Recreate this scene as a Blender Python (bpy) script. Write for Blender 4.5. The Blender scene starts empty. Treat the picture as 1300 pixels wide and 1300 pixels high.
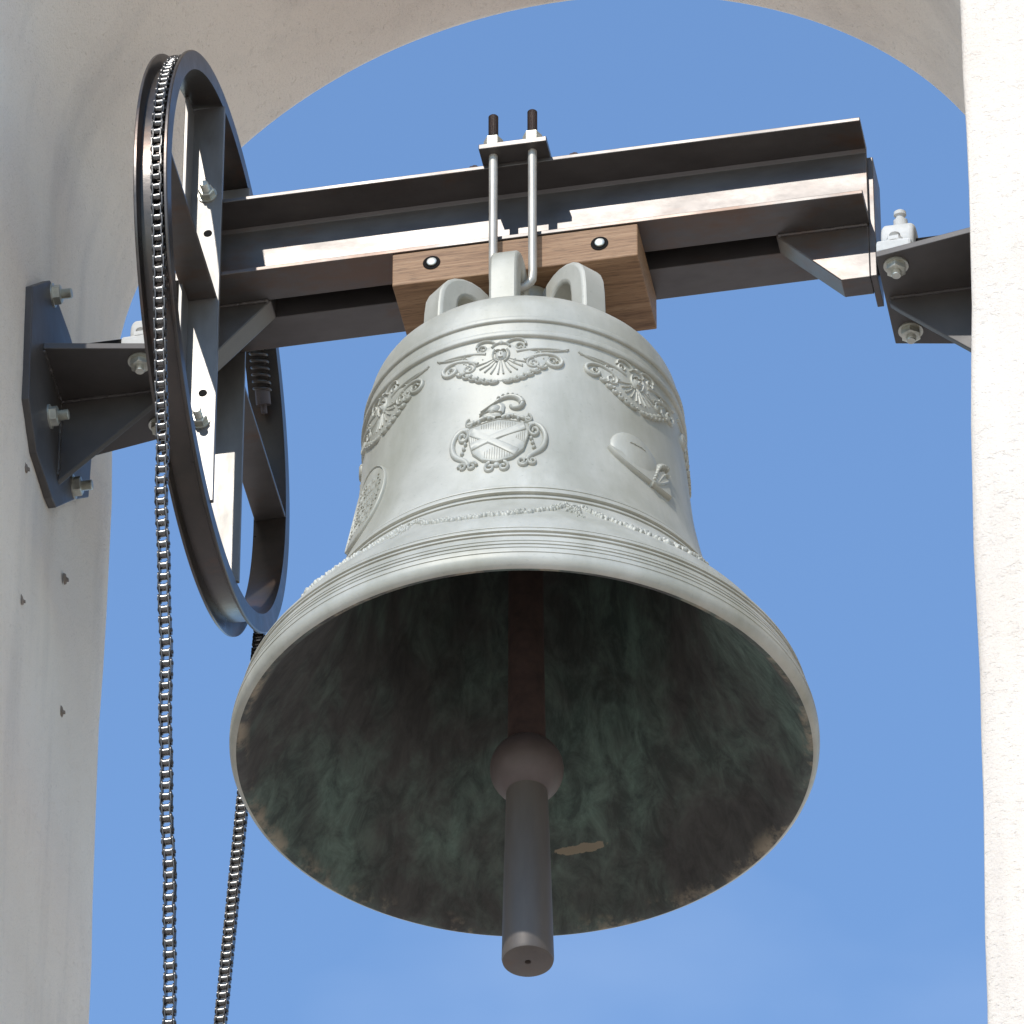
import bpy, bmesh, math, random
from math import sin, cos, pi, radians, sqrt, atan2
from mathutils import Vector, Matrix
random.seed(7)
S = bpy.context.scene
COL = S.collection

# ------------------------------------------------------------------ camera
ELEV, YAW, FPX, DIST = radians(41.2), radians(10.6), 11000.0, 11.0
vw = Vector((-sin(YAW)*cos(ELEV), cos(YAW)*cos(ELEV), sin(ELEV)))
rt = Vector((cos(YAW), sin(YAW), 0.0))
up = rt.cross(vw)
cam_pos = -(vw + rt*((667-650)/FPX) - up*((950-650)/FPX))*DIST
cd = bpy.data.cameras.new('camera'); cam = bpy.data.objects.new('camera', cd); COL.objects.link(cam)
cd.sensor_width = 36.0; cd.lens = 36.0*FPX/1300.0; cd.clip_start = 0.1; cd.clip_end = 3000
cam.matrix_world = Matrix(((rt.x, up.x, -vw.x, cam_pos.x), (rt.y, up.y, -vw.y, cam_pos.y),
                           (rt.z, up.z, -vw.z, cam_pos.z), (0, 0, 0, 1)))
S.camera = cam
S.render.resolution_x = S.render.resolution_y = 1024

# ------------------------------------------------------------------ sky, sun, exposure
SUN = Vector((0.23, 1.0, -0.87)).normalized()          # the way the light travels
sun_el = math.asin(-SUN.z); sun_az = atan2(-SUN.x, -SUN.y)
W = bpy.data.worlds.new('World'); S.world = W; W.use_nodes = True
nt = W.node_tree; nt.nodes.clear()
out = nt.nodes.new('ShaderNodeOutputWorld'); bg = nt.nodes.new('ShaderNodeBackground')
sky = nt.nodes.new('ShaderNodeTexSky'); sky.sky_type = 'NISHITA'; sky.sun_disc = False
sky.sun_elevation = sun_el; sky.sun_rotation = sun_az
sky.altitude = 100; sky.air_density = 1.3; sky.dust_density = 0.0; sky.ozone_density = 6.0
bg.inputs['Strength'].default_value = 0.15
# thin high haze drifting over the whole sky
tc = nt.nodes.new('ShaderNodeTexCoord')
mp = nt.nodes.new('ShaderNodeMapping'); mp.inputs['Scale'].default_value = (3.0, 3.0, 6.5); mp.inputs['Location'].default_value = (1.7, 0.4, 2.9)
nz = nt.nodes.new('ShaderNodeTexNoise'); nz.inputs['Scale'].default_value = 2.3; nz.inputs['Detail'].default_value = 5
cr = nt.nodes.new('ShaderNodeValToRGB'); cr.color_ramp.elements[0].position = 0.54; cr.color_ramp.elements[1].position = 0.80
cr.color_ramp.elements[0].color = (0, 0, 0, 1); cr.color_ramp.elements[1].color = (0.20, 0.20, 0.20, 1)
mx = nt.nodes.new('ShaderNodeMix'); mx.data_type = 'RGBA'
mx.inputs['B'].default_value = (4.6, 5.2, 6.0, 1)
nt.links.new(tc.outputs['Generated'], mp.inputs['Vector']); nt.links.new(mp.outputs['Vector'], nz.inputs['Vector'])
nt.links.new(nz.outputs['Fac'], cr.inputs['Fac']); nt.links.new(cr.outputs['Color'], mx.inputs['Factor'])
nt.links.new(sky.outputs['Color'], mx.inputs['A']); nt.links.new(mx.outputs['Result'], bg.inputs['Color'])
nt.links.new(bg.outputs['Background'], out.inputs['Surface'])
sd = bpy.data.lights.new('sun', 'SUN'); sd.energy = 2.0; sd.angle = radians(0.53); sd.color = (1.0, 0.97, 0.925)
so = bpy.data.objects.new('sun', sd); COL.objects.link(so)
so.rotation_euler = SUN.to_track_quat('-Z', 'Y').to_euler(); so.location = (-2, -8, 9)
S.view_settings.view_transform = 'Standard'; S.view_settings.look = 'None'
S.view_settings.exposure = 0.68; S.view_settings.gamma = 1.0; S.view_settings.use_curve_mapping = False

# ------------------------------------------------------------------ materials
def new_mat(name):
    m = bpy.data.materials.new(name); m.use_nodes = True
    n = m.node_tree; b = n.nodes['Principled BSDF']
    return m, n, b
def noise(n, scale, detail=5, rough=0.55, vec=None, dim='3D', dist=0.0):
    t = n.nodes.new('ShaderNodeTexNoise'); t.inputs['Scale'].default_value = scale
    t.inputs['Detail'].default_value = detail; t.inputs['Roughness'].default_value = rough
    t.inputs['Distortion'].default_value = dist
    if vec is not None: n.links.new(vec, t.inputs['Vector'])
    return t.outputs['Fac']
def ramp(n, fac, stops):
    r = n.nodes.new('ShaderNodeValToRGB'); e = r.color_ramp.elements
    while len(e) < len(stops): e.new(0.5)
    for k, (p, c) in enumerate(stops):
        e[k].position = p; e[k].color = (c[0], c[1], c[2], 1) if isinstance(c, tuple) else (c, c, c, 1)
    n.links.new(fac, r.inputs['Fac']); return r.outputs['Color']
def mixc(n, fac, a, b, mode='MIX'):
    m = n.nodes.new('ShaderNodeMix'); m.data_type = 'RGBA'; m.blend_type = mode
    for s, v in (('Factor', fac), ('A', a), ('B', b)):
        if isinstance(v, (int, float)): m.inputs[s].default_value = v
        elif isinstance(v, tuple): m.inputs[s].default_value = (v[0], v[1], v[2], 1)
        else: n.links.new(v, m.inputs[s])
    return m.outputs['Result']
def coords(n, scale=(1, 1, 1), kind='Object'):
    t = n.nodes.new('ShaderNodeTexCoord'); m = n.nodes.new('ShaderNodeMapping')
    m.inputs['Scale'].default_value = scale
    n.links.new(t.outputs[kind], m.inputs['Vector']); return m.outputs['Vector']
def bump(n, b, fac, strength, dist=0.002, prev=None):
    k = n.nodes.new('ShaderNodeBump'); k.inputs['Strength'].default_value = strength
    k.inputs['Distance'].default_value = dist; n.links.new(fac, k.inputs['Height'])
    if prev is not None: n.links.new(prev, k.inputs['Normal'])
    n.links.new(k.outputs['Normal'], b.inputs['Normal']); return k.outputs['Normal']

def stucco():
    m, n, b = new_mat('stucco'); v = coords(n)
    big = noise(n, 2.2, 4, 0.6, v); streak = noise(n, 3.0, 5, 0.6, coords(n, (3.0, 3.0, 0.35)))
    c = ramp(n, big, [(0.3, (0.775, 0.655, 0.53)), (0.7, (0.85, 0.74, 0.615))])
    st = ramp(n, streak, [(0.47, 0.0), (0.72, 0.5)])
    c = mixc(n, st, c, (0.56, 0.485, 0.415))
    sp = ramp(n, noise(n, 420, 2, 0.5, v), [(0.30, 0.75), (0.42, 1.0)])
    c = mixc(n, 0.55, c, sp, 'MULTIPLY')
    n.links.new(c, b.inputs['Base Color']); b.inputs['Roughness'].default_value = 0.93
    b.inputs['Specular IOR Level'].default_value = 0.2
    f = noise(n, 260, 4, 0.65, v); g = noise(n, 38, 4, 0.6, v)
    pit = ramp(n, noise(n, 95, 3, 0.6, coords(n, (1, 1, 1.6))), [(0.30, 0.0), (0.40, 1.0)])
    p = bump(n, b, g, 0.4, 0.004); p = bump(n, b, pit, 0.45, 0.003, p); bump(n, b, f, 0.7, 0.0025, p)
    return m
def bell_outer():
    m, n, b = new_mat('weathered_bell_bronze'); v = coords(n)
    a = noise(n, 7, 6, 0.6, v); s = noise(n, 9, 6, 0.65, coords(n, (1, 1, 0.25)))
    c = ramp(n, a, [(0.32, (0.38, 0.36, 0.295)), (0.68, (0.53, 0.505, 0.43))])
    c = mixc(n, ramp(n, s, [(0.45, 0.0), (0.68, 0.65)]), c, (0.30, 0.285, 0.215))
    c = mixc(n, ramp(n, noise(n, 160, 3, 0.6, v), [(0.62, 0.0), (0.75, 0.4)]), c, (0.26, 0.255, 0.21))
    n.links.new(c, b.inputs['Base Color'])
    b.inputs['Metallic'].default_value = 0.15
    r = ramp(n, a, [(0.3, 0.46), (0.7, 0.62)]); n.links.new(r, b.inputs['Roughness'])
    p = bump(n, b, noise(n, 240, 3, 0.6, v), 0.10, 0.001)
    bump(n, b, noise(n, 30, 3, 0.5, v), 0.08, 0.002, p)
    return m
def bell_inner():
    m, n, b = new_mat('bell_inside_patina')
    v = coords(n); sw = coords(n, (1, 1, 0.8))
    warp = noise(n, 5, 5, 0.65, sw, dist=0.5)
    fine = noise(n, 30, 9, 0.74, coords(n, (1.0, 1.0, 0.35)), dist=0.5)
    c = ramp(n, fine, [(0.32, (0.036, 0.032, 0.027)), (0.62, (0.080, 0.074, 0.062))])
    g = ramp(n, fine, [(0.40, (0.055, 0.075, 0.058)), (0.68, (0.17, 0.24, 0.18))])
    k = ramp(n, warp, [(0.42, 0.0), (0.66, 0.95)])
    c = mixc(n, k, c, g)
    # bare metal where the clapper has struck, and scuffs along the lip
    tcn = n.nodes.new('ShaderNodeTexCoord'); sx = n.nodes.new('ShaderNodeSeparateXYZ')
    n.links.new(tcn.outputs['Object'], sx.inputs['Vector'])
    lip = n.nodes.new('ShaderNodeMapRange'); lip.inputs['From Min'].default_value = 0.006; lip.inputs['From Max'].default_value = -0.012
    n.links.new(sx.outputs['Z'], lip.inputs['Value'])
    sc = mixc(n, 1.0, lip.outputs['Result'], ramp(n, noise(n, 14, 5, 0.7, v), [(0.5, 0.0), (0.62, 0.8)]), 'MULTIPLY')
    c = mixc(n, sc, c, (0.30, 0.24, 0.16))
    mpn = n.nodes.new('ShaderNodeMapping'); mpn.vector_type = 'POINT'
    mpn.inputs['Location'].default_value = (-0.020, -0.3040, -0.0762); mpn.inputs['Scale'].default_value = (1, 1, 1)
    n.links.new(tcn.outputs['Object'], mpn.inputs['Vector'])
    sc2 = n.nodes.new('ShaderNodeVectorMath'); sc2.operation = 'MULTIPLY'; sc2.inputs[1].default_value = (15, 24, 100)
    n.links.new(mpn.outputs['Vector'], sc2.inputs[0])
    ln = n.nodes.new('ShaderNodeVectorMath'); ln.operation = 'LENGTH'; n.links.new(sc2.outputs['Vector'], ln.inputs[0])
    ad = n.nodes.new('ShaderNodeMath'); ad.operation = 'MULTIPLY_ADD'; ad.inputs[1].default_value = 0.9
    n.links.new(noise(n, 60, 4, 0.6, v), ad.inputs[0]); n.links.new(ln.outputs['Value'], ad.inputs[2])
    c = mixc(n, ramp(n, ad.outputs['Value'], [(0.95, 0.9), (1.2, 0.0)]), c, (0.30, 0.235, 0.15))
    n.links.new(c, b.inputs['Base Color'])
    b.inputs['Roughness'].default_value = 0.75; b.inputs['Metallic'].default_value = 0.0
    bump(n, b, fine, 0.25, 0.002)
    return m
def simple(name, c0, c1, rough, metal=0.0, scale=18, bumps=0.12, stretch=(1, 1, 1), speck=None, spec=0.5):
    m, n, b = new_mat(name); v = coords(n, stretch)
    f = noise(n, scale, 6, 0.65, v)
    c = ramp(n, f, [(0.3, c0), (0.7, c1)])
    if speck:
        c = mixc(n, ramp(n, noise(n, scale*0.45, 6, 0.7, v), [(speck[1], 0.0), (speck[1]+0.13, 0.85)]), c, speck[0])
    n.links.new(c, b.inputs['Base Color']); b.inputs['Metallic'].default_value = metal
    b.inputs['Specular IOR Level'].default_value = spec
    r = ramp(n, f, [(0.3, max(0, rough-0.08)), (0.7, min(1, rough+0.08))]); n.links.new(r, b.inputs['Roughness'])
    if bumps: bump(n, b, noise(n, scale*6, 4, 0.6, v), bumps, 0.001)
    return m
def wood():
    m, n, b = new_mat('hardwood'); v = coords(n, (2.2, 40, 75))
    f = noise(n, 3.2, 8, 0.7, v, dist=0.6)
    c = ramp(n, f, [(0.28, (0.15, 0.072, 0.033)), (0.5, (0.30, 0.165, 0.08)), (0.74, (0.43, 0.26, 0.14))])
    pores = ramp(n, noise(n, 7, 3, 0.6, coords(n, (6, 110, 110))), [(0.34, 0.35), (0.46, 1.0)])
    c = mixc(n, 0.7, c, pores, 'MULTIPLY')
    n.links.new(c, b.inputs['Base Color']); b.inputs['Roughness'].default_value = 0.7
    bump(n, b, f, 0.2, 0.0015); return m
M = {
 'stucco': stucco(), 'bell': bell_outer(), 'patina': bell_inner(), 'wood': wood(),
 'steel': simple('weathered_dark_steel', (0.080, 0.069, 0.062), (0.125, 0.110, 0.098), 0.38, 0.45, 16, 0.12, (0.5, 1, 1), ((0.12, 0.068, 0.042), 0.53)),
 'galv': simple('galvanised_steel', (0.15, 0.136, 0.120), (0.22, 0.205, 0.185), 0.42, 0.45, 22, 0.15, (1, 1, 0.35), ((0.12, 0.09, 0.07), 0.62)),
 'bracket': simple('grey_bracket_paint', (0.056, 0.047, 0.041), (0.085, 0.073, 0.064), 0.5, 0.1, 12, 0.12, (1, 1, 1), ((0.10, 0.07, 0.05), 0.64)),
 'rim': simple('greasy_wheel_steel', (0.045, 0.038, 0.033), (0.085, 0.068, 0.056), 0.33, 0.45, 14, 0.2, (1, 1, 1), ((0.11, 0.06, 0.038), 0.54)),
 'chain': simple('oiled_chain_steel', (0.030, 0.027, 0.024), (0.065, 0.060, 0.054), 0.30, 0.4, 60, 0.1),
 'roller': simple('worn_roller_steel', (0.10, 0.095, 0.088), (0.18, 0.172, 0.16), 0.25, 0.9, 60, 0.1),
 'zinc': simple('zinc_plated_bolt', (0.42, 0.40, 0.33), (0.60, 0.585, 0.50), 0.38, 0.6, 90, 0.1, (1, 1, 1), ((0.28, 0.22, 0.14), 0.62)),
 'rusty': simple('rusty_iron', (0.045, 0.028, 0.022), (0.10, 0.06, 0.045), 0.8, 0.2, 40, 0.5),
 'clapper_steel': simple('dull_clapper_steel', (0.085, 0.068, 0.056), (0.125, 0.104, 0.088), 0.55, 0.2, 20, 0.15, (1, 1, 0.2), ((0.13, 0.085, 0.06), 0.62)),
 'clapper_ball': simple('brown_clapper_iron', (0.085, 0.066, 0.058), (0.13, 0.10, 0.09), 0.6, 0.25, 25, 0.2),
 'cast': simple('dusty_cast_housing', (0.50, 0.49, 0.45), (0.68, 0.66, 0.62), 0.75, 0.0, 30, 0.3, (1, 1, 1), ((0.36, 0.30, 0.22), 0.63)),
 'rod': simple('dull_zinc_rod', (0.40, 0.36, 0.30), (0.54, 0.50, 0.43), 0.5, 0.45, 30, 0.12, (1, 1, 0.4)),
 'black': simple('black_grease_and_shade', (0.012, 0.011, 0.010), (0.02, 0.018, 0.016), 0.9, 0.0, 30, 0.2, (1, 1, 1), None, 0.05),  # axle grease; also the painted dark of recesses, holes and the beam gap
 'chip': simple('broken_plaster', (0.14, 0.11, 0.085), (0.28, 0.22, 0.17), 0.95, 0.0, 90, 0.6),
 'ground': simple('dry_ground', (0.58, 0.465, 0.37), (0.68, 0.555, 0.45), 0.95, 0.0, 0.3, 0.0),
}

# ------------------------------------------------------------------ mesh helpers
class MB:
    def __init__(s): s.v = []; s.f = []; s.m = []
    def add(s, vs, fs, mi=0):
        o = len(s.v); s.v += [tuple(p) for p in vs]
        s.f += [tuple(i+o for i in f) for f in fs]; s.m += [mi]*len(fs); return s
    def box(s, x0, x1, y0, y1, z0, z1):
        v = [(x, y, z) for z in (z0, z1) for y in (y0, y1) for x in (x0, x1)]
        return s.add(v, [(0, 2, 3, 1), (4, 5, 7, 6), (0, 1, 5, 4), (2, 6, 7, 3), (0, 4, 6, 2), (1, 3, 7, 5)])
    def prism(s, poly, axis, a, b):
        """extrude a 2-D polygon along an axis; poly in the two other axes, in order"""
        def p3(p, t):
            q = list(p); q.insert(axis, t); return tuple(q)
        n = len(poly); v = [p3(p, a) for p in poly]+[p3(p, b) for p in poly]
        f = [tuple(range(n))[::-1], tuple(range(n, 2*n))]+[(i, (i+1) % n, n+(i+1) % n, n+i) for i in range(n)]
        return s.add(v, f)
    def lathe(s, prof, origin, axis, seg=48, closed=False, ph=0.0, mats=None):
        """prof: (t along axis, r)"""
        ax = Vector(axis).normalized(); t0 = ax.orthogonal().normalized(); t1 = ax.cross(t0)
        o = Vector(origin); vs = []
        for (t, r) in prof:
            for k in range(seg):
                a = ph+2*pi*k/seg; vs.append(o+ax*t+(t0*cos(a)+t1*sin(a))*r)
        n = len(prof); base = len(s.v); s.v += [tuple(p) for p in vs]
        for i in range(n if closed else n-1):
            j = (i+1) % n
            for k in range(seg):
                l = (k+1) % seg
                s.f.append((base+i*seg+k, base+i*seg+l, base+j*seg+l, base+j*seg+k)); s.m.append(mats[i] if mats else 0)
        if not closed:
            if prof[0][1] > 1e-6: s.f.append(tuple(base+k for k in range(seg))[::-1]); s.m.append(mats[0] if mats else 0)
            if prof[-1][1] > 1e-6: s.f.append(tuple(base+(n-1)*seg+k for k in range(seg))); s.m.append(mats[-1] if mats else 0)
        return s
    def tube(s, pts, r, seg=10, rad=None):
        pts = [Vector(p) for p in pts]; n = len(pts); base = len(s.v)
        prev = None
        for i, p in enumerate(pts):
            d = (pts[min(i+1, n-1)]-pts[max(i-1, 0)]).normalized()
            if prev is None: u = d.orthogonal().normalized()
            else: u = (prev-d*prev.dot(d)).normalized()
            prev = u; w = d.cross(u); rr = rad[i] if rad else r
            for k in range(seg):
                a = 2*pi*k/seg; s.v.append(tuple(p+(u*cos(a)+w*sin(a))*rr))
        for i in range(n-1):
            for k in range(seg):
                l = (k+1) % seg; s.f.append((base+i*seg+k, base+i*seg+l, base+(i+1)*seg+l, base+(i+1)*seg+k)); s.m.append(0)
        s.f.append(tuple(base+k for k in range(seg))[::-1]); s.m.append(0)
        s.f.append(tuple(base+(n-1)*seg+k for k in range(seg))); s.m.append(0)
        return s
    def strap(s, pts, nors, w, t, side):
        """rectangular strap swept along pts; nors = outward normals, side = width direction"""
        side = Vector(side).normalized(); base = len(s.v); n = len(pts); c = 0.10
        for p, nn in zip(pts, nors):
            p = Vector(p); nn = Vector(nn).normalized()
            for (a, b) in ((-.5, -.5+c), (-.5+c, -.5), (.5-c, -.5), (.5, -.5+c), (.5, .5-c), (.5-c, .5), (-.5+c, .5), (-.5, .5-c)):
                s.v.append(tuple(p+side*(a*w)+nn*(b*t)))
        for i in range(n-1):
            for k in range(8):
                l = (k+1) % 8; s.f.append((base+i*8+k, base+i*8+l, base+(i+1)*8+l, base+(i+1)*8+k)); s.m.append(0)
        s.f.append(tuple(base+k for k in range(8))[::-1]); s.m.append(0)
        s.f.append(tuple(base+(n-1)*8+k for k in range(8))); s.m.append(0)
        return s
    def hang(s, k=0.0165, z0=0.575):
        s.v = [(x, y+(z0-z)*k, z) for (x, y, z) in s.v]; return s
    def weld(s, a, b, r=0.0026, seed=1):
        rr = random.Random(seed); a, b = Vector(a), Vector(b); n = max(6, int((b-a).length/0.0022)); pts = []; rad = []
        for i in range(n+1):
            pts.append(a.lerp(b, i/n)+Vector((rr.uniform(-1, 1), rr.uniform(-1, 1), rr.uniform(-1, 1)))*0.00045)
            rad.append(r*(0.78+0.22*(i % 2)+rr.uniform(-.12, .12)))
        return s.tube(pts, r, 7, rad)
    def mesh(s, name):
        me = bpy.data.meshes.new(name); me.from_pydata(s.v, [], s.f)
        for p, mi in zip(me.polygons, s.m): p.material_index = mi
        bm = bmesh.new(); bm.from_mesh(me); bmesh.ops.recalc_face_normals(bm, faces=bm.faces); bm.to_mesh(me); bm.free()
        return me
    def build(s, name, mat, parent=None, smooth=None, bevel=0.0):
        me = s.mesh(name)
        for mm in (mat if isinstance(mat, (list, tuple)) else [mat]): me.materials.append(mm)
        if smooth is not None:
            me.polygons.foreach_set('use_smooth', [True]*len(me.polygons))
            me.set_sharp_from_angle(angle=radians(smooth))
        o = bpy.data.objects.new(name, me); COL.objects.link(o)
        if parent is not None:
            o.parent = parent
            o.location = -Vector(parent.location) if parent.type == 'EMPTY' and parent.parent is None else (0, 0, 0)
        if bevel:
            b = o.modifiers.new('bevel', 'BEVEL'); b.width = bevel; b.segments = 2; b.limit_method = 'ANGLE'; b.angle_limit = radians(40)
        return o
def thing(name, loc, label, cat, group=None):
    o = bpy.data.objects.new(name, None); COL.objects.link(o); o.location = loc; o.empty_display_size = 0.05
    o['label'] = label; o['category'] = cat
    if group: o['group'] = group
    return o
def bolt(parent, pos, d, r=0.010, stud=0.012, mat=None, washer=True, nut=0.010, name='bolt', ph=0.2):
    """hex nut on a washer with the threaded end standing out along d"""
    m = MB(); d = Vector(d).normalized(); p = Vector(pos)
    if washer: m.lathe([(0, r*1.75), (0.0022, r*1.75)], p, d, 24)
    k = 0.0022 if washer else 0.0
    m.lathe([(k, r*1.45), (k+nut*0.88, r*1.45), (k+nut, r*1.24)], p, d, 6, ph=ph)
    pr = [(k+nut*0.9, r*0.78)]
    t = k+nut
    while t < k+nut+stud:
        pr += [(t, r*0.78), (t+0.0008, r*0.66)]; t += 0.0016
    pr += [(k+nut+stud+0.001, r*0.62)]
    m.lathe(pr, p, d, 16)
    return m.build(name, mat or M['zinc'], parent, 35)

# ------------------------------------------------------------------ setting: ground far below, the bell arch
g = MB(); g.add([(-400, -400, -8.9), (400, -400, -8.9), (400, 400, -8.9), (-400, 400, -8.9)], [(0, 1, 2, 3)])
go = g.build('ground', M['ground']); go['kind'] = 'structure'

def build_arch():
    XL, XR, YF, YB = -0.639, 0.643, -0.405, 0.340
    cx, R, zs = (XL+XR)/2, (XR-XL)/2, 1.011
    ZB, ZT, OUT = -8.9, 2.75, 0.75
    lean = lambda x, z: x+0.017*(z-0.6)*(1 if x > 0 else 0)*max(0.0, min(1.0, (1.2-z)/0.6))
    root = thing('bell_arch', (0, 0, ZB), 'off-white stucco masonry arch whose pillars and curved soffit frame the bell', 'arch')
    # inner outline: up the left jamb, over the arch, down the right jamb
    inner = [(XL, z) for z in [ZB, -3.0, -1.2]+[-1.0+0.1*i for i in range(21)]]
    inner += [(cx-R*cos(a), zs+R*sin(a)) for a in [pi*i/72 for i in range(73)]]
    inner += [(XR, z) for z in [1.0-0.1*i for i in range(21)]+[-1.2, -3.0, ZB]]
    n = len(inner)
    def outer(i):
        x, z = inner[i]
        if z <= zs+1e-6 and x < cx: return (XL-OUT, z)
        if z <= zs+1e-6: return (XR+OUT, z)
        a = atan2(z-zs, -(x-cx)); dx, dz = -cos(a), sin(a)
        k = min((R+OUT)/abs(dx) if abs(dx) > 1e-6 else 1e9, (ZT-zs)/dz if dz > 1e-6 else 1e9)
        return (cx+dx*k, zs+dz*k)
    rc = 0.012                                               # plaster arris, slightly rounded
    m = MB(); rows = []
    ys = [YF+rc]+[YF+rc+(YB-YF-2*rc)*i/12 for i in range(1, 12)]+[YB-rc]
    rnd = random.Random(3)
    def nrm(i):
        x, z = inner[i]
        if z <= zs: return (1, 0) if x < cx else (-1, 0)
        return ((cx-x)/R, (zs-z)/R)
    for i in range(n):
        x, z = inner[i]; nx, nz_ = nrm(i); row = []
        ox, oz = outer(i)
        w = 0.0012*sin(z*9+1.3)+0.0006*sin(z*23+x*7)
        x2 = lean(x, z)
        def P(xx, yy, zz): row.append((xx, yy, zz))
        P(lean(ox, z), YF, oz)
        P(x2-nx*rc+nx*w, YF, z-nz_*rc)
        P(x2-nx*rc*0.3+nx*w, YF+rc*0.3, z-nz_*rc*0.3)
        for y in ys:
            ww = w+0.0018*sin(y*11+z*6.0)
            P(x2+nx*ww, y, z+nz_*ww)
        P(x2-nx*rc*0.3+nx*w, YB-rc*0.3, z-nz_*rc*0.3)
        P(x2-nx*rc+nx*w, YB, z-nz_*rc)
        P(ox, YB, oz)
        rows.append(row)
    k = len(rows[0]); vs = [p for r in rows for p in r]
    fs = [(i*k+j, i*k+(j+1) % k, (i+1)*k+(j+1) % k, (i+1)*k+j) for i in range(n-1) for j in range(k)]
    fs += [tuple(range(k)), tuple(range((n-1)*k, n*k))]
    m.add(vs, fs); m.build('masonry', M['stucco'], root, 50)
    # broken-off plugs left in the plaster of the jamb
    for (y, z, s) in ((-0.129, 0.466, 1.0), (0.097, 0.4675, 1.1), (-0.116, 0.2505, 0.9), (0.112, 0.2513, 1.0)):
        c = MB(); rr = random.Random(int(1000*(y+2*z))); prof = []
        seg = 11; vs = []
        for (h, r) in ((0.0, 0.0115), (0.003, 0.0085), (0.0045, 0.004), (0.008, 0.0035), (0.0085, 0.0)):
            for q in range(seg):
                a = 2*pi*q/seg; f = s*r*(0.75+0.5*rr.random())
                vs.append((XL+h*s*0.7+0.0005, y+cos(a)*f*0.5, z+sin(a)*f*0.8-h*0.4))
        fs = [(i*seg+q, i*seg+(q+1) % seg, (i+1)*seg+(q+1) % seg, (i+1)*seg+q) for i in range(4) for q in range(seg)]
        c.add(vs, fs); c.build('broken_wall_plug', M['chip'], root)
build_arch()

# ------------------------------------------------------------------ bell
PR = [(-.0145, .366), (-.0105, .3715), (-.003, .3745), (.012, .374), (.03, .3685), (.05, .360), (.07, .350), (.095, .337), (.12, .316),
      (.15, .290), (.18, .269), (.21, .2545), (.24, .2445), (.27, .2365), (.30, .230), (.35, .2215), (.40, .2165), (.45, .2125), (.50, .210),
      (.54, .208), (.565, .2055), (.585, .2015), (.60, .1945), (.612, .184), (.620, .170), (.625, .150), (.632, .09)]
def catmull(z):
    for i in range(len(PR)-1):
        if PR[i][0] <= z <= PR[i+1][0]: break
    p1, p2 = PR[i], PR[i+1]; p0 = PR[max(i-1, 0)]; p3 = PR[min(i+2, len(PR)-1)]
    t = (z-p1[0])/(p2[0]-p1[0]); h = p2[0]-p1[0]
    m1 = (p2[1]-p0[1])/(p2[0]-p0[0])*h if i > 0 else (p2[1]-p1[1]); m2 = (p3[1]-p1[1])/(p3[0]-p1[0])*h
    return (2*t**3-3*t*t+1)*p1[1]+(t**3-2*t*t+t)*m1+(-2*t**3+3*t*t)*p2[1]+(t**3-t*t)*m2
# raised fillets and cut lines: (z, half width, height)
RINGS = [(.5485, .0050, .0036), (.5205, .0055, .0044), (.2215, .0036, .0034), (.2095, .0058, .0056), (.1955, .0034, .0030),
         (.0650, .0032, .0030), (.0545, .0046, .0048), (.0445, .0030, .0028), (.0290, .0016, -.0012), (.0215, .0018, -.0016), (.0140, .0014, -.0012), (.0050, .0014, -.0010)]
def rb(z, rings=True):
    r = catmull(z)
    if rings:
        for (c, w, h) in RINGS:
            d = abs(z-c)/w
            if d < 1: r += h*(1-d**7)
    return r
BX = -0.001
BELL = thing('bell', (BX, 0, -0.0145), 'pale grey bronze bell with coat of arms and scroll reliefs hanging mouth down', 'bell')
zs = set([p[0] for p in PR])
z = 0.0
while z < 0.60: zs.add(round(z, 4)); z += 0.008
for (c, w, h) in RINGS:
    for k in (-1.05, -1, -.93, -.75, -.4, 0, .4, .75, .93, 1, 1.05): zs.add(round(c+w*k, 5))
zs = sorted(q for q in zs if -.0145 <= q <= .632)
outer = [(q, rb(q)) for q in zs]
inner = [(.610, .0), (.608, .06), (.600, .125), (.585, .155), (.56, .170), (.50, .180), (.42, .188), (.34, .198), (.28, .207), (.23, .219), (.19, .234),
         (.155, .252), (.12, .274), (.09, .296), (.06, .317), (.035, .333), (.012, .345), (-.004, .353), (-.011, .3585), (-.0140, .3625)]
prof = [(.636, 0.0), (.635, .05)]+outer[::-1]+inner[::-1]
# start from the top of the head, down the outside, round the lip and up inside
mats = [0]*(len(prof)-1)
first_in = 2+len(outer)
for i in range(first_in-1, len(mats)): mats[i] = 1
m = MB(); m.lathe(prof, (BX, 0, 0), (0, 0, 1), 224, mats=mats)
m.build('shell', [M['bell'], M['patina']], BELL, 60)

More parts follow.
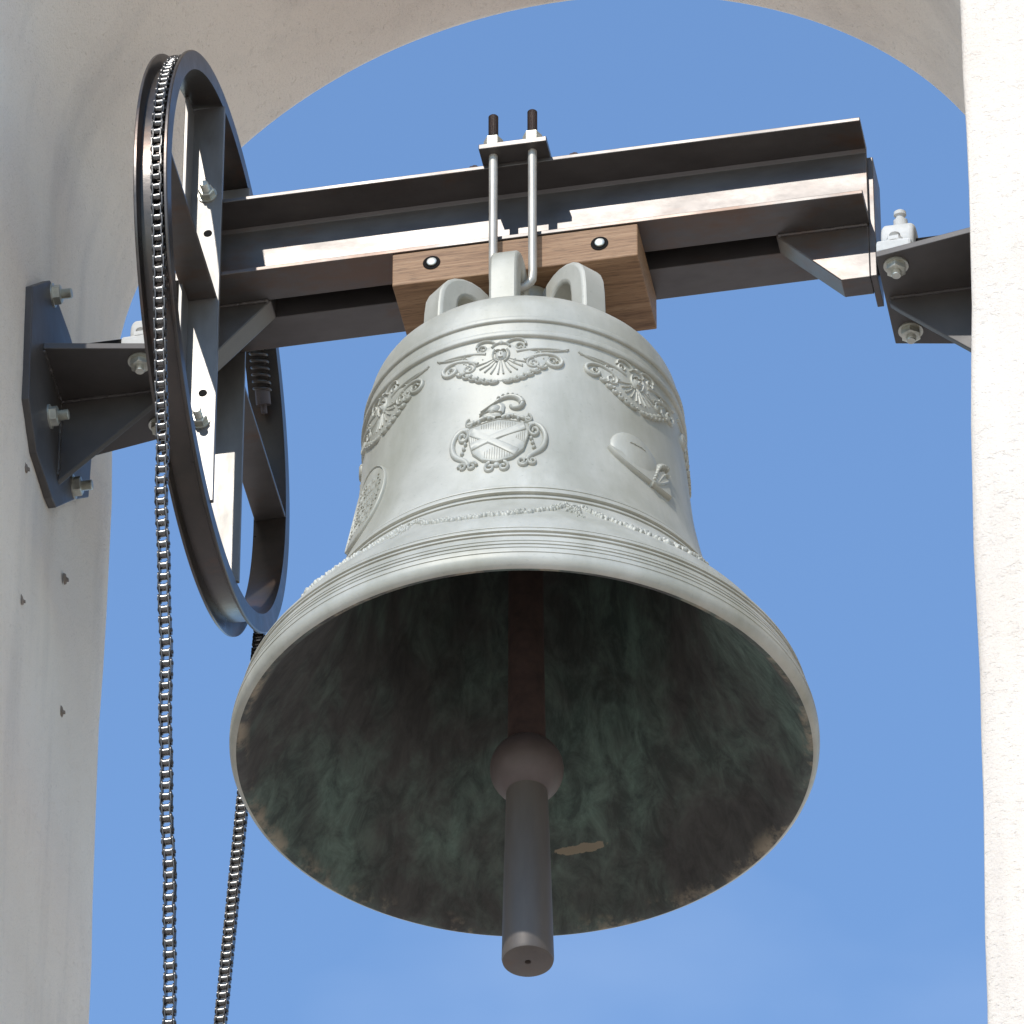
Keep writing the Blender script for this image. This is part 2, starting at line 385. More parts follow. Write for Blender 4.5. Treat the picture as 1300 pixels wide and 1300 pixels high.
def SP(a, z, h=0.0):
    """point on the bell's outside: azimuth from the front, height, offset"""
    r = rb(z, False); dr = (rb(z+.002, False)-rb(z-.002, False))/.004
    k = 1/sqrt(1+dr*dr)
    return Vector((BX+(r+h*k)*sin(a), -(r+h*k)*cos(a), z-h*k*dr))
class Relief:
    """relief drawn in millimetres (u to the right, v up) round a centre on the bell"""
    def __init__(s, a, z, su=1.0, sv=1.0, rot=0.0): s.a, s.z, s.su, s.sv, s.m, s.rot = a, z, su, sv, MB(), rot
    def pt(s, u, v, h):
        c, q = cos(s.rot), sin(s.rot); u, v = (u*c-v*q)*s.su, (u*q+v*c)*s.sv
        # heights along the slope of the wall
        return SP(s.a+u*0.001/rb(s.z, False), s.z+v*0.001, h*0.001)
    def bead(s, pts, w, h, taper=(1, 1), seg=6):
        """half-round bead along a path; w half width, h height, both in mm"""
        n = len(pts); base = len(s.m.v)
        for i, (u, v) in enumerate(pts):
            u0, v0 = pts[max(i-1, 0)]; u1, v1 = pts[min(i+1, n-1)]
            l = max(1e-6, sqrt((u1-u0)**2+(v1-v0)**2)); nx, ny = -(v1-v0)/l, (u1-u0)/l
            t = i/(n-1.0); k = taper[0]*(1-t)+taper[1]*t
            for j in range(seg+1):
                b = pi*j/seg
                s.m.v.append(tuple(s.pt(u+nx*w*k*cos(b), v+ny*w*k*cos(b), -0.6+(h*k+0.6)*sin(b))))
        for i in range(n-1):
            for j in range(seg):
                s.m.f.append((base+i*(seg+1)+j, base+i*(seg+1)+j+1, base+(i+1)*(seg+1)+j+1, base+(i+1)*(seg+1)+j)); s.m.m.append(0)
        for i in (0, n-1):
            s.m.f.append(tuple(base+i*(seg+1)+j for j in range(seg+1))); s.m.m.append(0)
        return s
    def dome(s, u, v, a, b, h, rot=0.0, seg=12, rings=4):
        base = len(s.m.v); c, q = cos(rot), sin(rot)
        for i in range(rings+1):
            e = (pi/2)*i/rings
            for k in range(seg):
                t = 2*pi*k/seg; x, y = a*cos(e)*cos(t), b*cos(e)*sin(t)
                s.m.v.append(tuple(s.pt(u+x*c-y*q, v+x*q+y*c, -0.5+(h+0.5)*sin(e))))
        for i in range(rings):
            for k in range(seg):
                l = (k+1) % seg; s.m.f.append((base+i*seg+k, base+i*seg+l, base+(i+1)*seg+l, base+(i+1)*seg+k)); s.m.m.append(0)
        return s
    def plate(s, poly, h, slope=1.2, inner=None):
        """raised flat field with sloping sides"""
        n = len(poly); cu = sum(p[0] for p in poly)/n; cv = sum(p[1] for p in poly)/n; base = len(s.m.v)
        def off(p, d):
            l = max(1e-6, sqrt((p[0]-cu)**2+(p[1]-cv)**2)); k = max(0.0, 1-d/l); return (cu+(p[0]-cu)*k, cv+(p[1]-cv)*k)
        lev = [(0, -0.6), (0, h*0.6), (slope, h)]
        for (d, hh) in lev:
            for p in poly: s.m.v.append(tuple(s.pt(*off(p, d), hh)))
        for f in (0.66, 0.33):
            for p in poly: s.m.v.append(tuple(s.pt(cu+(p[0]-cu)*f, cv+(p[1]-cv)*f, h)))
        s.m.v.append(tuple(s.pt(cu, cv, h)))
        for i in range(4):
            for k in range(n):
                l = (k+1) % n; s.m.f.append((base+i*n+k, base+i*n+l, base+(i+1)*n+l, base+(i+1)*n+k)); s.m.m.append(0)
        for k in range(n): s.m.f.append((base+4*n+k, base+4*n+(k+1) % n, base+5*n)); s.m.m.append(0)
        return s
    def spiral(s, u, v, r0, r1, a0, turns, w, h, seg=26):
        pts = []
        for i in range(seg+1):
            t = i/seg; r = r0+(r1-r0)*t; a = a0+2*pi*turns*t; pts.append((u+r*cos(a), v+r*sin(a)))
        return s.bead(pts, w, h, (1, 0.75))
    def build(s, name, label=None):
        o = s.m.build(name, M['bell'], BELL, 50)
        if label: o['label'] = label
        return o
def arc(u, v, ru, rv, a0, a1, n=14):
    return [(u+ru*cos(radians(a0+(a1-a0)*i/n)), v+rv*sin(radians(a0+(a1-a0)*i/n))) for i in range(n+1)]
def bez(p0, p1, p2, p3, n=14):
    r = []
    for i in range(n+1):
        t = i/n; a, b, c, d = (1-t)**3, 3*t*(1-t)**2, 3*t*t*(1-t), t**3
        r.append((a*p0[0]+b*p1[0]+c*p2[0]+d*p3[0], a*p0[1]+b*p1[1]+c*p2[1]+d*p3[1]))
    return r

def cartouche(a, z, seed):
    """winged scroll ornament with a mask in the middle"""
    R = Relief(a, z, 1.0, 1.0); rr = random.Random(seed)
    field = bez((-62, 6), (-55, -26), (-20, -34), (0, -38))+bez((0, -38), (20, -34), (55, -26), (62, 6))[1:]
    field += bez((62, 6), (40, 16), (24, 18), (14, 26))[1:]+bez((14, 26), (6, 32), (-6, 32), (-14, 26))[1:]+bez((-14, 26), (-24, 18), (-40, 16), (-62, 6))[1:-1]
    R.plate(field, 1.6, 2.0)
    for s in (-1, 1):
        R.bead(bez((s*20, 13), (s*40, 19), (s*62, 21), (s*86, 21)), 2.6, 3.6, (1.1, 0.6))      # straight tip
        R.bead(bez((s*52, 14), (s*66, 17), (s*78, 17), (s*88, 24)), 1.5, 2.6)
        R.bead(bez((s*30, -2), (s*50, 12), (s*74, 14), (s*79, 0)), 2.8, 4.0)                      # wing scroll
        R.bead(bez((s*79, 0), (s*79, -14), (s*62, -15), (s*60, -4)), 3.0, 4.4)
        R.spiral(s*66, -3, 6.5, 1.5, 0, s*1.2, 2.0, 4.2)
        R.spiral(s*42, -8, 9.5, 2.0, pi/2, s*1.5, 2.2, 4.0)
        R.spiral(s*24, 22, 7.5, 1.5, -pi/2, s*1.4, 1.9, 3.8)
        R.spiral(s*47, 9, 5.0, 1.2, pi/2, -s*1.3, 1.5, 3.4)
        R.bead(bez((s*6, 28), (s*14, 40), (s*34, 38), (s*32, 26)), 2.0, 3.6)
        for k in range(6):                                                                          # scalloped lower edge
            t = (k+0.5)/6.0; u = s*(5+t*52); v = -38+30*t**1.7
            R.bead(arc(u, v, 6.0, 5.0, 190, 350, 8), 1.9, 4.0)
            R.dome(u, v-0.5, 3.6, 3.0, 3.2)
        for k in range(5):                                                                          # rays from the mask
            t = radians(200+k*16) if s < 0 else radians(340-k*16)
            R.bead([(7*cos(t), 6+7*sin(t)), (20*cos(t), 4+20*sin(t)), (31*cos(t)*1.1, 4+31*sin(t))], 1.3, 3.0, (0.7, 1.3))
        R.dome(s*3.2, 11.5, 1.7, 1.3, 6.0); R.bead(arc(s*3.4, 12.5, 3.2, 2.6, 20, 160, 6), 0.8, 6.2)
        R.bead(bez((s*8, 18), (s*13, 10), (s*10, 2), (s*5, -4)), 1.8, 4.2)
    R.dome(0, 8, 8.5, 11.0, 5.0); R.dome(0, 8.2, 1.4, 3.6, 7.0); R.bead([(-3, 2.5), (0, 1.7), (3, 2.5)], 0.9, 5.8)
    R.bead(arc(0, 20, 12, 9, 15, 165, 12), 2.0, 4.4)
    R.dome(0, 30, 4.0, 4.5, 4.6)
    for k in range(16):
        R.dome(rr.uniform(-55, 55), rr.uniform(-14, 12), 1.6+rr.random()*1.6, 1.4+rr.random(), 2.6+rr.random()*1.2, rr.random()*3, 8, 3)
    R.build('scroll_relief')
for k in range(7):
    cartouche(0.042+k*2*pi/7, 0.4755, 20+k)

def arms(a, z):
    R = Relief(a, z, 1.04, 1.5)
    sh = [(-39, 20), (-14, 25), (0, 27), (14, 25), (38, 20), (37, 4), (31, -14), (18, -25), (0, -30), (-18, -25), (-30, -14), (-36, 4)]
    R.plate(sh, 3.4, 1.0)
    # raised diagonal bands crossing the field, ribbed quarters between them
    for (p, q) in (((-34, -6), (34, 17)), ((-34, 15), (24, -19))):
        d = sqrt((q[0]-p[0])**2+(q[1]-p[1])**2); nx, ny = -(q[1]-p[1])/d, (q[0]-p[0])/d; w = 5.0
        R.plate([(p[0]+nx*w, p[1]+ny*w), (p[0]*.5+q[0]*.5+nx*w, p[1]*.5+q[1]*.5+ny*w), (q[0]+nx*w, q[1]+ny*w), (q[0]-nx*w, q[1]-ny*w), (p[0]*.5+q[0]*.5-nx*w, p[1]*.5+q[1]*.5-ny*w), (p[0]-nx*w, p[1]-ny*w)], 5.2, 1.6)
    for k in range(15):
        u = -21+k*3.0; 
        top = 24-abs(u)*0.12; R.bead([(u, top), (u, 13.5+abs(u)*0.18)], 0.6, 4.3, seg=4)
        if abs(u) < 16: R.bead([(u, -7-abs(u)*0.5), (u, -27+abs(u)*0.25)], 0.6, 4.3, seg=4)
    for k in range(5):
        R.bead([(-33+k*2.4, 9-k*1.2), (-32+k*2.4, -2+k*1.2)], 0.55, 4.2, seg=4); R.bead([(33-k*2.4, 11-k*1.6), (32-k*2.4, -5+k*1.4)], 0.55, 4.2, seg=4)
    edge = sh+[sh[0]]
    R.bead(edge, 1.1, 4.4)
    for s in (-1, 1):
        R.bead(bez((s*37, 19), (s*50, 27), (s*63, 12), (s*57, -4)), 4.0, 5.2, (0.8, 1.0))
        R.bead(bez((s*57, -4), (s*53, -18), (s*38, -16), (s*35, -28)), 4.2, 5.2, (1.0, 0.7))
        R.spiral(s*45, 12, 8.0, 1.8, pi/2, s*1.35, 2.3, 5.0)
        R.spiral(s*30, -30, 6.0, 1.5, 0, -s*1.3, 2.0, 4.6)
        R.spiral(s*42, -29, 5.0, 1.5, pi, s*1.2, 1.9, 4.4)
        R.bead(bez((s*4, 29), (s*16, 38), (s*28, 26), (s*40, 27)), 2.6, 5.0, (1, 0.8))
        R.spiral(s*37, 27, 5.5, 1.2, pi/2, -s*1.3, 1.8, 4.8)
        R.spiral(s*8, -36, 6.5, 1.6, pi/2, -s*1.2, 2.1, 4.6)
        for k in range(4): R.dome(s*(12+k*6.5), 30-k*0.4+2*sin(k*2.0), 3.2, 2.4, 5.0, k*0.7)
        for k in range(4): R.dome(s*(41+k*1.6), 2-k*6.0, 2.4, 2.8, 4.6, k)
    R.dome(0, -33, 4.5, 3.5, 4.6)
    # helmet with a curled plume
    pt0 = R.pt
    R.pt = lambda u, v, hh: pt0(u, 29+(v-29)*0.66 if v > 29 else v, hh)
    hel = [(-18, 33), (-25, 37), (-19, 47), (-9, 57), (2, 60), (8, 53), (7, 42), (3, 33)]
    R.plate(hel, 4.6, 4.0); R.dome(-6, 45, 12, 9, 8.0, 0.7)
    R.bead([(-24, 37), (-10, 41), (5, 37)], 1.4, 7.0); R.bead(bez((-22, 40), (-12, 48), (-6, 54), (2, 59)), 1.2, 8.0)
    R.bead(bez((-4, 59), (4, 74), (28, 72), (30, 56)), 4.4, 6.2, (0.7, 1.1))
    R.bead(bez((30, 56), (30, 44), (15, 44), (15, 53)), 3.6, 5.8, (1.1, 0.6))
    for k in range(7):
        t = k/6.0; u, v = bez((0, 66), (10, 75), (27, 72), (31, 57), 6)[k]; R.dome(u, v, 3.4, 2.6, 6.8, k*0.6)
    o = R.build('coat_of_arms'); o['label'] = 'raised shield with crossed bands under a plumed helmet'
arms(0.034, 0.3225)

def hat(a, z):
    R = Relief(a, z)
    crown = arc(-4, -8, 37, 46, 175, 15, 18)
    R.plate(crown+[(30, -12), (10, -22), (-18, -20)], 4.5, 7.0); R.dome(-6, 4, 40, 38, 9.0, 0, 24, 7)
    brim = bez((-50, -4), (-36, -30), (14, -46), (46, -42))+bez((46, -42), (50, -26), (46, -8), (42, 4))[1:]+bez((42, 4), (16, -24), (-24, -20), (-50, -4))[1:-1]
    R.plate(brim, 6.0, 1.4)
    R.bead(bez((-50, -4), (-36, -30), (14, -46), (46, -42), 18), 1.6, 6.8)
    R.bead(bez((18, -34), (26, -8), (30, 18), (52, 16)), 5.0, 9.0, (0.6, 1.0)); R.bead(bez((24, -30), (36, -8), (44, 4), (50, -2)), 3.4, 9.0, (0.7, 1.0))
    R.bead(bez((10, -42), (24, -36), (34, -26), (44, -14)), 2.6, 8.6)
    for k in range(9): u, v = bez((16, -30), (26, -8), (32, 16), (50, 14), 8)[k]; R.dome(u, v, 5, 3, 9.0, 0.6+k*0.3)
    rr = random.Random(5)
    for k in range(9): R.bead(bez((-30+k*5, 12+rr.uniform(-3, 3)), (-26+k*5, 17), (-23+k*5, 11), (-20+k*5, 14)), 0.9, 9.5 if 1 < k < 6 else 6.5)
    o = R.build('hat_relief'); o['label'] = 'raised brimmed hat with a plume'
hat(0.905, 0.3400)

def medal(a, z):
    R = Relief(a, z, 1.0, 1.0, radians(-8))
    ov = arc(0, 0, 50, 64, 0, 348, 29)
    R.plate(ov, 3.0, 2.5); R.bead(ov+[ov[0]], 1.8, 4.4)
    rr = random.Random(9)
    for row in range(6):
        v = 38-row*14.0; w = 38*sqrt(max(0.1, 1-(v/60)**2)); u = -w
        while u < w:
            k = rr.choice((0, 1, 2))
            if k == 0: R.bead([(u, v-3.5), (u+0.6, v+3.5)], 0.9, 4.6, seg=4)
            elif k == 1: R.bead(arc(u+2, v, 2.2, 3.4, 60, 320, 7), 0.9, 4.6, seg=4)
            else: R.bead([(u, v-3.5), (u+2, v+3.5), (u+4, v-3.5)], 0.9, 4.6, seg=4)
            u += 6.8
    o = R.build('oval_medallion'); o['label'] = 'raised oval medallion with worn lines of lettering'
medal(-0.945, 0.318)

def swag(a0, a1, seed):
    """flower garland slung between two knots, with a posy hanging from the knot"""
    rr = random.Random(seed); am = (a0+a1)/2; R = Relief(am, 0.150)
    half = (a1-a0)/2*rb(0.150, False)*1000
    n = 46
    for i in range(n+1):
        t = -1+2*i/n; u = t*(half-12); v = 27-66*(1-t*t)
        w = 3.0+8.0*(1-abs(t))**0.6
        for k in range(3):
            R.dome(u+rr.uniform(-2.5, 2.5), v+rr.uniform(-w, w)*0.8, 2.8+rr.random()*2.6, 2.2+rr.random()*1.9, 3.4+rr.random()*2.2, rr.random()*3, 7, 2)
    R.bead([((-1+2*i/20)*(half-6), 29-66*(1-(-1+2*i/20)**2)) for i in range(21)], 1.1, 1.6)
    for k in range(26):
        R.dome(-half+rr.gauss(0, 5), 12+rr.gauss(0, 9), 1.8+rr.random()*2.2, 1.5+rr.random()*1.4, 2.6+rr.random()*1.6, rr.random()*3, 7, 2)
    for k in range(12):
        R.dome(-half+rr.gauss(2, 2.5), -12-k*1.6+rr.gauss(0, 1.5), 1.6, 1.4, 2.4, rr.random()*3, 7, 2)
    for s in (-1, 1): R.bead(bez((-half, 26), (-half+s*8, 32), (-half+s*13, 24), (-half+s*6, 22)), 1.2, 2.6)
    R.build('garland_relief')
for k in range(8): swag(-0.375+k*pi/4, -0.375+(k+1)*pi/4, 60+k)

# crown: six canons round a central boss
m = MB(); m.lathe([(.630, .060), (.655, .052), (.70, .048), (.7555, .050)], (BX, 0, 0), (0, 0, 1), 32)
m.build('crown_boss', M['bell'], BELL, 40)
for adeg in (0, 48, 132, 180, 228, 318):
    a = radians(adeg); rad = Vector((sin(a), -cos(a), 0)); side = Vector((cos(a), sin(a), 0))
    path = []
    zt = 0.726 if adeg in (0, 180) else (0.722 if adeg < 180 else 0.712)
    for (r, q) in ((.137, .618), (.139, .650), (.138, zt-.040)): path.append((r, q))
    for k in range(1, 12):
        t = pi*k/12; path.append((.100+.037*cos(t), zt-.030+(.040)*sin(t)))
    for (r, q) in ((.060, zt-.04), (.050, zt-.06), (.040, zt-.075)): path.append((r, q))
    pts = [Vector((BX, 0, q))+rad*r for (r, q) in path]; nor = []
    for i in range(len(path)):
        d = Vector(path[min(i+1, len(path)-1)])-Vector(path[max(i-1, 0)]); d.normalize(); nor.append(rad*d.y+Vector((0, 0, -d.x)))
    m = MB(); m.strap(pts, nor, 0.038, 0.031, side)
    o = m.build('canon', M['bell'], BELL, 32, 0.0025)

# ------------------------------------------------------------------ clapper
CL = thing('clapper', (0, 0, -0.333), 'iron bell clapper with round ball and long cylindrical flight below', 'clapper')
m = MB(); m.lathe([(.575, .0), (.575, .020), (.50, .021), (.30, .0225), (.10, .0235), (.0, .0245)], (0, 0, 0), (0, 0, 1), 32)
m.hang().build('shaft', M['rusty'], CL, 40)
m = MB(); m.lathe([(-.0735+.047*(1-cos(pi*k/24)), .047*sin(pi*k/24)) for k in range(25)], (0, 0, 0), (0, 0, 1), 40)
m.hang().build('ball', M['clapper_ball'], CL, 60)
m = MB(); m.lathe([(-.052, .0262), (-.20, .0300), (-.328, .0328), (-.3320, .0318), (-.3330, .0300), (-.3332, .0042), (-.326, .0030), (-.324, 0.0)], (0, 0, 0), (0, 0, 1), 48)
m.hang().build('flight', M['clapper_steel'], CL, 40)
m = MB(); m.box(-.055, .055, -.012, .012, .560, .585); m.box(-.058, -.044, -.02, .02, .545, .604); m.box(.044, .058, -.02, .02, .545, .604)
m.hang().build('pivot_staple', M['clapper_ball'], CL, None, 0.003)

# ------------------------------------------------------------------ yoke (headstock)
ZB_, ZT_ = 0.815, 0.954
YK = thing('yoke', (0, 0, 0.72), 'dark steel headstock of twin channel beams carrying the bell on a wood block', 'yoke')
def channel(s):
    """channel section, web towards the middle, flanges outwards (tapered)"""
    w0, w1, f = 0.0175, 0.0245, 0.0775
    poly = [(s*w0, ZB_), (s*f, ZB_), (s*f, ZB_+.0065), (s*(w1+.004), ZB_+.0115), (s*w1, ZB_+.0155),
            (s*w1, ZT_-.0155), (s*(w1+.004), ZT_-.0115), (s*f, ZT_-.0065), (s*f, ZT_), (s*w0, ZT_)]
    m = MB(); m.prism(poly, 0, -.467, .467); return m.build('channel_beam', M['steel'], YK, None, 0.0009)
channel(-1); channel(1)
for s in (-1, 1):
    m = MB(); poly = [(s*.3416, ZB_+.03), (s*.3416, ZB_-.0005), (s*.4269, .7205), (s*.4655, .7205), (s*.4655, ZB_+.03)]
    m.prism([(p[0], p[1]) for p in poly], 1, -.0172, .0172); m.build('end_block', M['galv'] if False else M['steel'], YK, None, 0.0012)
    MB().weld((s*.345, -.0180, ZB_-.0012), (s*.464, -.0180, ZB_-.0012), .0030, 3).build('weld_bead', M['steel'], YK, 60)
    m = MB(); m.box(*sorted((s*.4656, s*.4745)), -.0172, .045, .7215, .936); m.build('end_plate', M['steel'], YK, None, 0.001)
    m = MB(); m.lathe([(0, .0215), (.125, .0215)], (s*.4746, 0, .7655), (s, 0, 0), 28); m.build('axle', M['black'], YK, 40)
m = MB(); m.box(-.340, .340, -.0165, .0165, ZB_+.055, ZB_+.060); m.build('gap_shade_strip', M['black'], YK)  # black strip added to paint the shade in the gap between the channels
# hardwood packing block
WB = MB().box(-.1645, .1655, -.0755, .0720, .7572, .8143).build('packing_block', M['wood'], YK, None, 0.0015)
for (x, z) in ((-.1115, .7905), (.1145, .7865)):
    m = MB(); m.lathe([(0.0, .0118), (.0006, .0118), (.0008, .0110), (.0008, 0.0)], (x, -.0757, z), (0, -1, 0), 28)
    o = m.build('counterbore_shade', M['black'], WB, 40)  # flat black disc, the shade of a recess put into its colour
    m = MB(); m.lathe([(.0008, .0066), (.0030, .0066), (.0036, .0055), (.0036, 0)], (x+.0005, -.0758, z), (0, -1, 0), 20)
    o = m.build('bolt', M['zinc'], WB, 40)
# clamp plate with U-bolts
m = MB(); m.box(-.0425, .0495, -.1090, .1090, ZT_+.0005, ZT_+.0095); CP = m.build('clamp_plate', M['steel'], YK, None, 0.001)
for s in (-1, 1):
    y = s*.0915; pts = [(-.0255, y, 1.026), (-.0255, y, .99), (-.0255, y, .93), (-.0255, y, .85), (-.0255, y, .735)]
    for k in range(1, 12):
        t = pi*k/12; pts.append((.001-.0265*cos(t), y, .7275-.0205*sin(t)))
    pts += [(.0275, y, .735), (.0275, y, .85), (.0275, y, .93), (.0275, y, .99), (.0275, y, 1.026)]
    m = MB(); m.tube(pts, .0060, 14); ub = m.build('u_bolt', M['rod'], YK, 60)
    for x in (-.0255, .0275):
        m = MB(); m.lathe([(.0097, .0155), (.012, .0155)], (x, y, ZT_), (0, 0, 1), 24)
        m.lathe([(.012, .0132), (.0290, .0132), (.0305, .0115)], (x, y, ZT_), (0, 0, 1), 6, ph=0.3)
        m.build('nut', M['zinc'], ub, 35)
        pr = []; t = .0305
        while t < .0745: pr += [(t, .0068), (t+.001, .0060)]; t += .002
        m = MB(); m.lathe(pr+[(.0750, .0)], (x, y, ZT_), (0, 0, 1), 16); m.build('thread', M['rusty'], ub, 30)
for (x, y) in ((-.0560, -.0655), (.0800, -.0655), (-.0560, .0655), (.0800, .0655)):
    bolt(YK, (x, y, ZT_), (0, 0, 1), 0.0062, 0.003, M['rusty'], False, 0.007)

# ------------------------------------------------------------------ wall brackets with their bearings
def bracket(s, label):
    root = thing('wall_bracket', (s*.627, 0, .50), label, 'bracket', 'brackets carrying the yoke bearings')
    wall = s*(.6388 if s < 0 else .640)
    xin = s*(.627 if s < 0 else .628)
    # wall plate
    poly = [(-.180, .7415), (-.092, .8316), (.0257, .8387), (.120, .830), (.172, .745), (.165, .668), (.0887, .598), (-.003, .505), (-.030, .4995), (-.118, .5018), (-.172, .5488)]
    if s > 0: poly = [(-.150, .735), (-.100, .832), (.100, .838), (.150, .745), (.150, .60), (.092, .53), (-.092, .53), (-.150, .60)]
    m = MB(); m.prism(poly, 0, *sorted((wall, xin))); m.build('wall_plate', M['bracket'], root, None, 0.0015)
    # tapered shelf
    w = lambda x: .0855+(abs(x)-.4825)*.19
    xe = s*.4825; m = MB()
    poly = [(xe, -w(xe)), (xin, -w(xin)), (xin, w(xin)), (xe, w(xe))]
    m.prism(poly, 2, .690, .700); m.build('shelf', M['bracket'], root, None, 0.001)
    # web under the shelf
    m = MB(); m.prism([(s*.4885, .6898), (s*.4885, .680), (s*.500, .668), (xin, .668-.93*(abs(xin)-.500)), (xin, .6898)], 1, -.0045, .0045)
    m.build('gusset', M['bracket'], root, None, 0.001)
    for (y, z) in (((-.0757, .819), (-.0622, .6135), (.079, .6123), (.079, .812)) if s < 0 else ((-.02, .80), (-.02, .6135), (.079, .6123), (.079, .80))):
        bolt(root, (xin, y, z), (-s, 0, 0), .0095, .013)
    for y in (-.0052, .0052): MB().weld((s*.490, y, .6890), (xin, y, .6890), .0030, 5).build('weld_bead', M['bracket'], root, 60)
    MB().weld((xin, -w(xin)+.002, .6892), (xin, w(xin)-.002, .6892), .0032, 6).build('weld_bead', M['bracket'], root, 60)
    MB().weld((xin, -.0052, .685), (xin, -.0052, .56), .0032, 7).build('weld_bead', M['bracket'], root, 60)
    # pillow block
    cx = s*.506
    m = MB(); m.box(cx-.0235, cx+.0235, -.083, .083, .7004, .722); pb = m.build('pillow_block', M['cast'], root, None, 0.004)
    m = MB()
    m.lathe([(-.022, .024), (-.022, .0385), (-.018, .0425), (.018, .0425), (.022, .0385), (.022, .024)], (cx, 0, .7655), (1, 0, 0), 36)
    m.prism([(-.047, .716), (.047, .716), (.040, .768), (-.040, .768)], 0, cx-.0185, cx+.0185)
    m.build('bearing_housing', M['cast'], pb, 40, 0.002)
    m = MB(); m.lathe([(.0, .0095), (.012, .0095), (.012, .0065), (.018, .0060), (.020, .0085), (.025, .0080), (.028, .0035), (.028, 0)], (cx+.002, -.012, .804), (0, -.25, 1), 16)
    m.build('grease_nipple', M['cast'], pb, 40)
    for y in (-.0655, .0630):
        bolt(pb, (cx, y, .722), (0, 0, 1), .0095, .010, M['cast'])
        bolt(root, (cx, y, .690), (0, 0, -1), .0095, .006)
bracket(-1, 'dark grey steel wall bracket behind the chain wheel, bolted to shaded pillar')
bracket(1, 'dark grey steel wall bracket beside the free beam end, half hidden by white pillar')

# ------------------------------------------------------------------ chain wheel
WX0, WX1, WZ, WR = -.445, -.400, .7655, .392
WH = thing('chain_wheel', (-.4225, 0, WZ), 'large dark steel grooved wheel with flat bar spokes on the yoke end', 'wheel')
rim = [(WX0, .366), (WX0, .3905), (WX0+.0012, .392), (WX0+.004, .392), (WX0+.005, .390), (WX0+.0062, .3735), (WX1-.0062, .3735),
       (WX1-.005, .390), (WX1-.004, .392), (WX1-.0012, .392), (WX1, .3905), (WX1, .366)]
m = MB(); m.lathe(rim, (0, 0, WZ), (1, 0, 0), 160, closed=True); m.build('rim', M['rim'], WH, 30)
def half(y): return sqrt(.3662**2-y*y)
# upright angle bars clamped either side of the beams
for s in (-1, 1):
    h = half(.090); y0, y1 = sorted((s*.0785, s*.0845)); m = MB()
    m.box(WX0+.001, WX1+.003, y0, y1, WZ-h, WZ+h)
    ya, yb = sorted((s*.0845, s*.121)); h2 = half(.121)
    m.box(WX0+.001, WX0+.0065, ya, yb, WZ-h2, WZ+h2)
    sp = m.build('upright_spoke', M['galv'], WH, None, 0.001)
    for (x, z) in ((-.417, WZ+.192), (-.417, WZ-.215)):
        bolt(sp, (x, s*.0845, z), (0, s, 0), .0075, .012)
    for z in (WZ+.122, WZ-.165):
        m = MB(); m.lathe([(0, .0058), (.0006, .0058)], (-.4150, s*.0846, z), (0, s, 0), 18); m.build('hole_shade_disc', M['black'], sp)  # no real opening: flat disc painted with the dark inside a hole
# level bar across the wheel, in two lengths
for s in (-1, 1):
    h = half(.0); ya, yb = sorted((s*.0850, s*h)); m = MB()
    m.box(WX0+.0015, WX1-.0005, ya, yb, WZ+.0025, WZ+.0085); m.box(WX0+.0015, WX0+.0070, ya, yb, WZ+.0085, WZ+.0400)
    sp = m.build('level_spoke', M['steel'], WH, None, 0.001)
    for y in (s*.15, s*.30): bolt(sp, (-.4165, y, WZ+.0085), (0, 0, 1), .0065, .006)
# chain tensioner on the inside of the rim
m = MB(); pts = []
a0, a1 = radians(47), radians(31)
for i in range(161):
    t = i/160; a = a0+(a1-a0)*t; r = .351; b = 2*pi*10*t
    c = Vector((-.4225, r*cos(a), WZ+r*sin(a))); rad = Vector((0, cos(a), sin(a)))
    pts.append(c+Vector((1, 0, 0))*.0115*cos(b)+rad*.0105*sin(b))
m.tube(pts, .0021, 6); sg = m.build('tension_spring', M['rim'], WH, 60)
for (aa, L, r) in ((29.6, .022, .0105), (48.4, .018, .0105)):
    aa = radians(aa); c = Vector((-.4225, .351*cos(aa), WZ+.351*sin(aa))); d = Vector((0, sin(aa), -cos(aa)))
    m = MB(); m.lathe([(-L/2, 0), (-L/2, r*.9), (-L/2+.001, r), (L/2, r), (L/2, .0045), (L/2+.012, .0045), (L/2+.012, 0)], c, d, 12)
    m.build('spring_end', M['clapper_ball'], sg, 40)

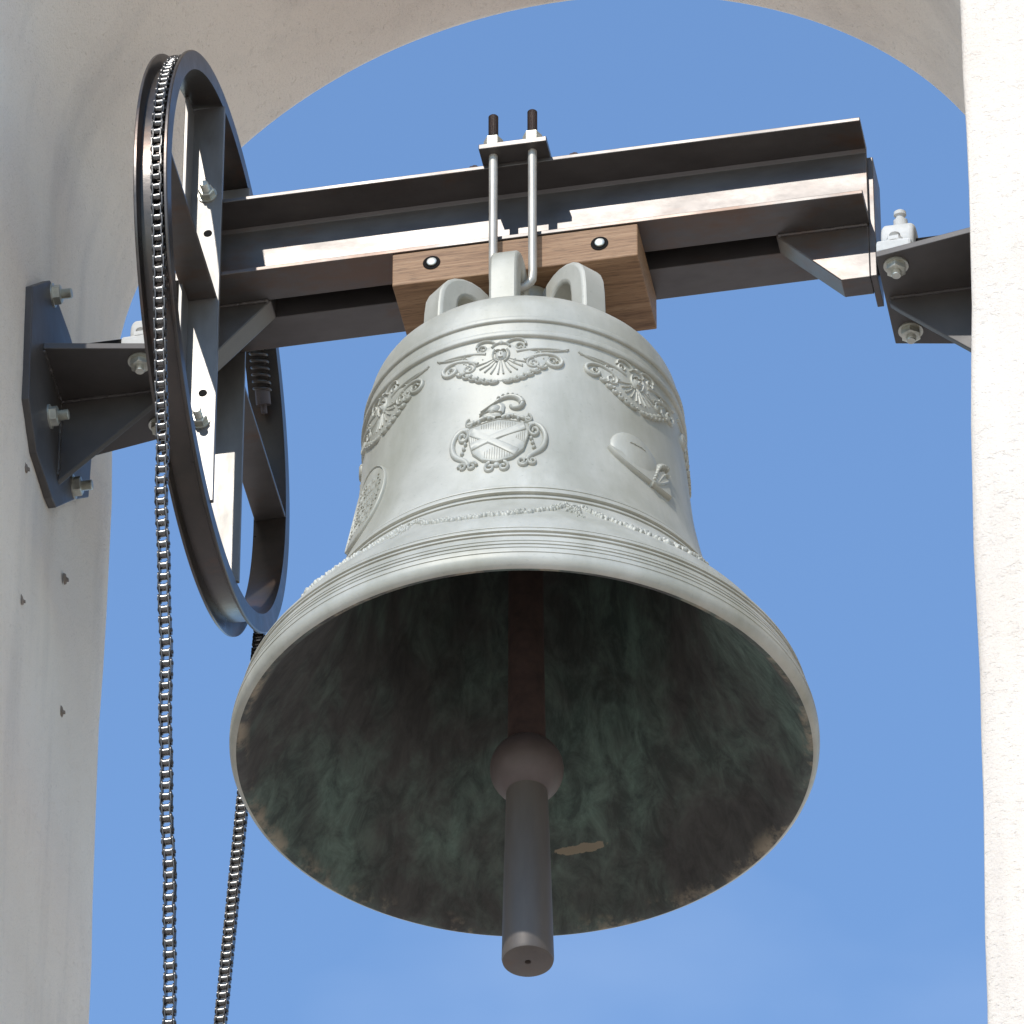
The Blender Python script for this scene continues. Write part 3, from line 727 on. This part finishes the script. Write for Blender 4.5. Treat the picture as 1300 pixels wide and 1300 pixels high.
# ------------------------------------------------------------------ roller chain over the wheel
CH = thing('roller_chain', (-.42, 0, -.80), 'oiled steel roller chain running over the grooved wheel and hanging down', 'chain')
PITCH = .015875; RC = .3812
sf, sb_ = .185, .212                                  # how far each strand leans inwards per metre of drop
af, ab = atan2(sf, 1), atan2(sb_, 1)
def chain_path():
    """list of (y, z) a pitch apart: front strand upwards, over the wheel, back strand down"""
    segs = []
    tf = Vector((-RC*cos(af), WZ-RC*sin(af))); tb = Vector((RC*cos(ab), WZ-RC*sin(ab)))
    df = Vector((sin(af), -cos(af))); db = Vector((-sin(ab), -cos(ab)))
    Lf = (tf.y+.78)/cos(af); Lb = (tb.y+.78)/cos(ab)
    th0 = pi+af; th1 = -ab                              # angles round the axle
    La = RC*(th0-th1); tot = Lf+La+Lb; n = int(tot/PITCH); out_ = []
    for i in range(n+1):
        s = i*PITCH
        if s < Lf: p = tf+df*(Lf-s)
        elif s < Lf+La:
            a = th0-(s-Lf)/RC; p = Vector((RC*cos(a), WZ+RC*sin(a)))
        else: p = tb+db*(s-Lf-La)
        x = -.4140-.0135*max(0.0, min(1.0, (s-Lf*0.9)/(La+Lf*0.1)))
        wob = 0.0
        if s < Lf*0.8: wob = .0012*sin(s*17)+.0008*sin(s*41)
        out_.append(Vector((x+wob, p.x, p.y)))
    return out_
def link_mesh(outer_):
    m = MB(); xo = .0066 if outer_ else .0049; t = .0014
    for sgn in (-1, 1):
        pl = []
        for k in range(9): a = pi/2+pi*k/8; pl.append((.0068*cos(a)*0.98, .0068*sin(a)))
        pl.append((PITCH/2, -.0050))
        for k in range(9): a = -pi/2+pi*k/8; pl.append((PITCH+.0068*cos(a)*0.98, .0068*sin(a)))
        pl.append((PITCH/2, .0050))
        m.prism(pl, 0, sgn*xo-t/2*1.0, sgn*xo+t/2*1.0)
    for y in (0, PITCH):
        if outer_: m.lathe([(-.0088, .0022), (-.0084, .0025), (.0084, .0025), (.0088, .0022)], (0, y, 0), (1, 0, 0), 10)
        else: m.lathe([(-.0041, .0050), (.0041, .0050)], (0, y, 0), (1, 0, 0), 12)
    if not outer_: m.m = [0]*(len(m.f)-28)+[1]*28
    me = m.mesh('link'); me.materials.append(M['chain']); me.materials.append(M['roller'])
    me.polygons.foreach_set('use_smooth', [True]*len(me.polygons)); me.set_sharp_from_angle(angle=radians(40))
    return me
LM = (link_mesh(False), link_mesh(True))
path = chain_path(); rl = random.Random(4)
base = Vector(CH.location)
for i in range(len(path)-1):
    p, q = path[i], path[i+1]; d = (q-p).normalized(); x = Vector((1, 0, 0)); zz = x.cross(d).normalized(); x = d.cross(zz)
    o = bpy.data.objects.new('inner_link' if i % 2 == 0 else 'outer_link', LM[i % 2]); COL.objects.link(o)
    o.parent = CH
    mat = Matrix(((x.x, d.x, zz.x, p.x-base.x), (x.y, d.y, zz.y, p.y-base.y), (x.z, d.z, zz.z, p.z-base.z), (0, 0, 0, 1)))
    o.matrix_local = mat @ Matrix.Rotation(rl.uniform(-.05, .05), 4, 'Y')
